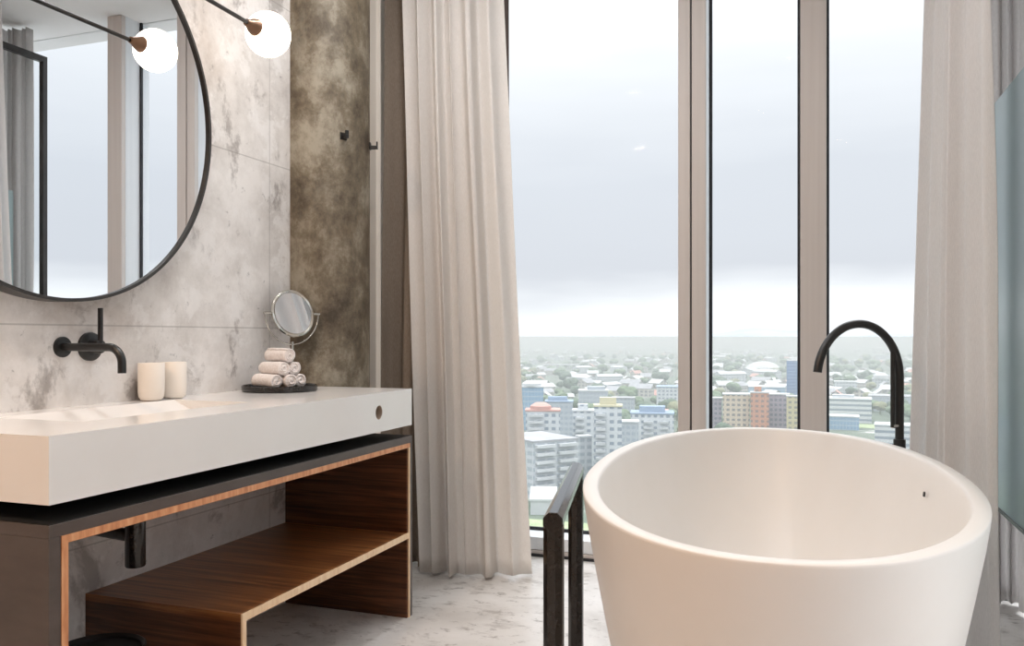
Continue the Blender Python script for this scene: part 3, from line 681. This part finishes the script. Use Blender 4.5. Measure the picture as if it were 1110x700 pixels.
F_band = facade('banded_facade', srgb(214, 218, 222), srgb(138, 150, 162), 60, 3.4, .0, 1.0, .40, .85)
F_or = facade('orange_facade', srgb(204, 148, 120), srgb(140, 116, 110))
F_tan = facade('tan_facade', srgb(214, 198, 176), srgb(130, 128, 128))
F_mauve = facade('mauve_facade', srgb(160, 152, 164), srgb(112, 112, 128), 2.6, 3, .2, .8, .3, .8)
F_yel = facade('yellow_facade', srgb(200, 190, 150), srgb(140, 138, 128))
M_roofw = noisemat('pale_roof', [(0.3, srgb(192, 196, 200)), (0.7, srgb(214, 217, 220))], .1, .8)[0]
M_roofr = noisemat('salmon_roof', [(0.3, srgb(190, 146, 136)), (0.7, srgb(200, 158, 148))], .1, .8)[0]
M_roofb = noisemat('blue_roof', [(0.3, srgb(140, 160, 184)), (0.7, srgb(156, 174, 196))], .1, .8)[0]
M_roofy = noisemat('yellow_roof', [(0.3, srgb(196, 190, 160)), (0.7, srgb(206, 201, 174))], .1, .8)[0]
M_roofg = noisemat('grey_roof', [(0.3, srgb(150, 152, 158)), (0.7, srgb(176, 178, 182))], .1, .8)[0]
M_lawn = noisemat('lawn', [(0.3, srgb(140, 156, 116)), (0.7, srgb(172, 184, 146))], .2, .9)[0]

def building(pxl, pxr, ytop, ybase, fmat, label, depth=None, rz=None, roof=None, cat='building', extras=None):
    pm = (pxl + pxr) / 2; x, y, d = ground_at(pm, ybase)
    w = (pxr - pxl) * d / f_; h = (1.0 - GZ) * (ybase - ytop) / (ybase - HZ); dp = depth or w * .8
    if rz is None: rz = YAW - math.atan((pm - 555) / f_)
    th = thing('building', label, cat, (x, y, GZ), rz)
    boxes('walls', [(-w / 2, w / 2, 0, dp, 0, h)], fmat, th)
    rm_ = {'r': M_roofr, 'b': M_roofb, 'y': M_roofy, 'g': M_roofg}.get(roof, M_roofw)
    boxes('roof', [(-w / 2 - .3, w / 2 + .3, -.3, dp + .3, h, h + .7)], rm_, th)
    for (kind, a, b_, hh) in (extras or []):
        if kind == 'box': boxes('rooftop_block', [(-w / 2 + w * a, -w / 2 + w * b_, dp * .25, dp * .75, h + .7, h + .7 + hh)], rm_ if roof else fmat, th)
        if kind == 'disc': lathe('round_roof', [(0, 0), (w * (b_ - a) / 2, 0), (w * (b_ - a) / 2, hh * .5), (w * (b_ - a) / 4, hh), (0, hh * 1.05)], rm_, th, 32, loc=(-w / 2 + w * (a + b_) / 2, dp * .4, h + .7))
        if kind == 'bal':
            for q in range(int(h // 3)):
                boxes('balcony', [(-w / 2 + w * a, -w / 2 + w * b_, -1.6, 0, q * 3 + 1.0, q * 3 + 2.1)], M_roofw, th)
    foot.append((x - math.sin(rz) * dp / 2, y + math.cos(rz) * dp / 2, math.hypot(w, dp) / 2 + 2))
    return th
foot = []
building(563, 589, 420, 472, F_blue, 'pale blue glass building at the left edge of the big window', extras=[('disc', .1, .9, 3.5)])
building(570, 607, 446, 512, F_white, 'white apartment block with a round salmon-coloured roof', roof='r', extras=[('disc', .12, .75, 3), ('bal', .1, .5, 0)])
building(591, 621, 436, 486, F_grey, 'grey-white block with a pale blue rooftop', roof='b', extras=[('box', .1, .8, 2)])
building(627, 659, 424, 456, F_grey, 'pale grey office block with a grid of windows in mid view', extras=[('box', .3, .9, 2.5)])
building(621, 648, 446, 505, F_white, 'white tower with balconies left of the taller white tower', extras=[('bal', .1, .45, 0), ('box', .2, .6, 2.5)])
building(644, 674, 441, 524, F_white, 'tall white apartment tower with yellow penthouse roof', roof='y', extras=[('bal', .06, .42, 0), ('box', .2, .8, 3)])
building(684, 730, 449, 492, F_white, 'white apartment block with blue and pale rooftop beside the window mullion', roof='b', extras=[('bal', .3, .5, 0), ('bal', .68, .88, 0), ('box', .2, .8, 3)])
building(694, 724, 446, 470, F_grey, 'grey block with a salmon roof behind the white block by the mullion', roof='r')
building(573, 632, 478, 538, F_bal, 'long grey-white apartment block with rows of balconies, nearest in the big window', depth=26, rz=YAW + .55, roof='g', extras=[('bal', .05, .45, 0), ('bal', .55, .95, 0)])
building(628, 642, 474, 520, F_bal, 'low white apartment wing between the long block and the towers', rz=YAW + .3)
building(664, 692, 458, 500, F_grey, 'small grey-white house block right of the tall tower')
building(663, 688, 432, 458, F_grey, 'pale blue-grey block behind the tall white tower', roof='g')
building(712, 748, 420, 446, F_white, 'white and blue low block partly behind the mullion', roof='b')
building(784, 812, 428, 474, F_tan, 'tan apartment block in the narrow middle window')
building(814, 833, 426, 476, F_or, 'orange apartment block in the narrow middle window', extras=[('box', .2, .6, 3)])
building(832, 855, 428, 474, F_mauve, 'mauve-grey apartment block in the narrow middle window')
building(765, 782, 432, 472, F_mauve, 'dull mauve block at the left side of the middle window')
building(853, 866, 430, 478, F_yel, 'yellow apartment block at the right side of the middle window')
building(853, 867, 391, 430, F_tower, 'slender blue office tower against the suburbs')
building(812, 850, 420, 432, F_blue, 'low pale blue hall above the colourful blocks')
building(899, 943, 433, 458, F_band, 'long white building with grey window bands in the right window', extras=[('box', .1, .6, 2)])
building(898, 930, 452, 466, F_blue, 'low greenish-blue glass building below the banded white one')
building(943, 985, 430, 446, F_grey, 'grey low block beside the banded white building', roof='g')
building(905, 928, 414, 426, F_white, 'white gabled hall among the trees in the right window', depth=18)
building(946, 963, 411, 422, F_white, 'white hall with a pointed roof near the tub faucet', depth=14, extras=[('disc', .05, .95, 7)])
building(950, 975, 385, 393, F_white, 'small white block far away behind the faucet arch', depth=20)
building(950, 990, 462, 486, F_band, 'white low building at the foot of the faucet column')
building(575, 604, 543, 558, M_roofw, 'white flat-roofed hall at the bottom of the big window', depth=24)
building(640, 668, 536, 550, F_tan, 'tan low block behind the towel rail', depth=10, roof='g')
# domed stadium
x, y, d = ground_at(827, 403); st = thing('stadium', 'white domed stadium roof in the narrow middle window', 'stadium', (x, y, GZ), YAW)
rr = 20 * d / f_
lathe('dome', [(rr, 4), (rr * .93, rr * .20), (rr * .75, rr * .38), (rr * .5, rr * .50), (rr * .25, rr * .56), (0, rr * .58)][::1], M_roofw, st, 40, sharp=70)
lathe('stadium_wall', [(rr, 0), (rr, 4.2)], F_grey, st, 40)
# pale viaduct
x, y, d = ground_at(636, 400); vi = thing('viaduct', 'long pale viaduct crossing the suburbs in the big window', 'bridge', (x, y, GZ), YAW - math.atan((636 - 555) / f_))
ww = 48 * d / f_
boxes('deck', [(-ww, ww, 0, 12, 7, 9.5)], M_roofw, vi)
for k in range(9): boxes('pier', [(-ww + ww * .245 * k + 6, -ww + ww * .245 * k + 10, 3, 9, 0, 7)], M_roofw, vi)
# lawns
for px, py, w, h, L in ((592, 569, 60, 12, 'green lawn at the bottom of the big window'), (940, 462, 90, 26, 'green-yellow lawn in front of the banded white building')):
    x, y, d = ground_at(px, py)
    foot.append((x, y, w / 2))
    tag(boxes('lawn', [(-w / 2, w / 2, -h / 2, h / 2, 0, .25)], M_lawn, loc=(x, y, GZ)), L, 'lawn')

# suburban houses
taken = [(a, b_, r) for a, b_, r in foot]
for o in list(COL.objects):
    if o.name == 'stadium': taken.append((o.location.x, o.location.y, rr + 4))
    if o.name == 'viaduct':
        for q in range(-12, 13): taken.append((o.location.x + math.cos(o.rotation_euler.z) * ww * q / 12, o.location.y + math.sin(o.rotation_euler.z) * ww * q / 12, 16))
def clash(x, y, r): return any(math.hypot(x - a, y - b_) < r + q for a, b_, q in taken)
M_hw = noisemat('pale_house_wall', [(0.3, srgb(200, 196, 190)), (0.7, srgb(226, 222, 216))], .1, .9)[0]
def house_proto(k, roofm, wallm, w, dpt, h, rh, two=False):
    me = bpy.data.meshes.new('house')
    V = [(-w / 2, -dpt / 2, 0), (w / 2, -dpt / 2, 0), (w / 2, dpt / 2, 0), (-w / 2, dpt / 2, 0), (-w / 2, -dpt / 2, h), (w / 2, -dpt / 2, h), (w / 2, dpt / 2, h), (-w / 2, dpt / 2, h), (-w / 2, 0, h + rh), (w / 2, 0, h + rh),
         (-w / 2 - .6, -dpt / 2 - .6, h - .3), (w / 2 + .6, -dpt / 2 - .6, h - .3), (w / 2 + .6, dpt / 2 + .6, h - .3), (-w / 2 - .6, dpt / 2 + .6, h - .3), (-w / 2 - .6, 0, h + rh + .3), (w / 2 + .6, 0, h + rh + .3)]
    F = [(0, 1, 5, 4), (2, 3, 7, 6), (1, 2, 6, 9, 5), (3, 0, 4, 8, 7), (10, 11, 15, 14), (13, 14, 15, 12)]
    me.from_pydata(V, [], F); me.materials.append(wallm); me.materials.append(roofm)
    for i in (4, 5): me.polygons[i].material_index = 1
    return me
F_house = facade('house_facade', srgb(200, 197, 190), srgb(120, 124, 130), 3.5, 2.8)
HP = [house_proto(0, M_roofw, F_house, 14, 10, 6, 3), house_proto(1, M_roofg, F_house, 18, 10, 7, 3), house_proto(2, M_roofr, F_house, 12, 9, 6, 3.2), house_proto(3, M_roofw, F_white, 30, 12, 9, 2)]
HL = ['pale-roofed house in the distant suburb', 'grey-roofed long house in the distant suburb', 'salmon-roofed house in the distant suburb', 'long white low block in the distant suburb']
R = random.Random(5)
def py_of(x, y): return HZ + (1 - GZ) * f_ / (-x * math.sin(YAW) + y * math.cos(YAW))
cnt = 0
while cnt < 270:
    px = R.choice([R.uniform(556, 745), R.uniform(556, 745), R.uniform(765, 870), R.uniform(890, 1000)])
    py = 379 + (R.random() ** 1.2) * 60
    x, y, d = ground_at(px, py)
    k = R.choices([0, 1, 2, 3], [5, 3, 1.3, 2])[0]; s = R.uniform(.8, 1.3); hr = (10, 12, 9, 18)[k] * s
    if clash(x, y, hr): continue
    taken.append((x, y, hr))
    o = bpy.data.objects.new('house', HP[k]); COL.objects.link(o); o.location = (x, y, GZ); o.rotation_euler = (0, 0, R.uniform(0, PI))
    o.scale = (s, s, s)
    tag(o, HL[k], 'house', 'suburban houses'); cnt += 1
# trees
def tree_mesh(k, leaf, trunk):
    Rk = random.Random(40 + k); bm = bmesh.new()
    bmesh.ops.create_cone(bm, cap_ends=True, segments=6, radius1=.35, radius2=.2, depth=3.2, matrix=Matrix.Translation((0, 0, 1.6)))
    nf = len(bm.faces)
    for q in range(5):
        a = Rk.uniform(0, 2 * PI); r = Rk.uniform(.6, 1.8) if q else 0
        bmesh.ops.create_icosphere(bm, subdivisions=2, radius=Rk.uniform(1.9, 2.8), matrix=Matrix.Translation((r * math.cos(a), r * math.sin(a), Rk.uniform(3.8, 6.2))))
    for v in bm.verts:
        if v.co.z > 2.4: v.co += Vector((Rk.uniform(-.3, .3), Rk.uniform(-.3, .3), Rk.uniform(-.3, .3)))
    me = bpy.data.meshes.new('tree'); 
    for i, f in enumerate(bm.faces): f.material_index = 0 if i < nf else 1
    bm.to_mesh(me); bm.free(); me.materials.append(trunk); me.materials.append(leaf); return me
M_trunk = noisemat('bark', [(0.3, srgb(90, 78, 66)), (0.7, srgb(110, 98, 84))], 3, .9)[0]
ML = [noisemat('leaf_%s' % nm, [(0.3, a), (0.7, b_)], .6, .9)[0] for nm, a, b_ in (('dark', srgb(80, 98, 80), srgb(98, 114, 94)), ('mid', srgb(92, 112, 84), srgb(116, 134, 104)), ('olive', srgb(120, 124, 92), srgb(140, 142, 112)))]
TM = [tree_mesh(k, ML[k % 3], M_trunk) for k in range(3)]
TL = ['dark green tree in the distant suburb', 'mid green tree in the distant suburb', 'olive autumn-tinged tree in the distant suburb']
cnt = 0
while cnt < 290:
    px = R.choice([R.uniform(556, 745), R.uniform(556, 745), R.uniform(765, 870), R.uniform(890, 1000)])
    py = 388 + (R.random() ** 1.0) * (90 if px < 870 else 80)
    if R.random() < .12 and px < 720: py = R.uniform(470, 565)
    x, y, d = ground_at(px, py)
    s = R.uniform(.9, 1.7) * (1 + d / 5000); hr = 4.6 * 1.3 * s
    if clash(x, y, hr): continue
    taken.append((x, y, hr))
    k = R.choices([0, 1, 2], [4, 4, 1.5])[0]
    o = bpy.data.objects.new('tree', TM[k]); COL.objects.link(o); o.location = (x, y, GZ)
    o.scale = (s * 1.3, s * 1.3, s); o.rotation_euler = (0, 0, R.uniform(0, 6))
    tag(o, TL[k], 'tree', 'trees between the suburban houses'); cnt += 1

# moist haze over the city
m = bpy.data.materials.new('city_haze'); m.use_nodes = True; t = m.node_tree; t.nodes.clear()
o_ = nd(t, 'ShaderNodeOutputMaterial'); vs = nd(t, 'ShaderNodeVolumeScatter'); vs.inputs['Color'].default_value = (.92, .96, 1, 1); vs.inputs['Density'].default_value = .00042
vs.inputs['Anisotropy'].default_value = .35
va = nd(t, 'ShaderNodeVolumeAbsorption'); va.inputs['Color'].default_value = (.08, .04, 0, 1); va.inputs['Density'].default_value = .00030
ad_ = nd(t, 'ShaderNodeAddShader'); t.links.new(vs.outputs[0], ad_.inputs[0]); t.links.new(va.outputs[0], ad_.inputs[1]); t.links.new(ad_.outputs[0], o_.inputs['Volume'])
hz = boxes('haze', [(-9500, 9500, 60, 9500, GZ - 20, 0)], m)
tag(hz, 'pale haze lying over the whole city', 'haze', kind='stuff')
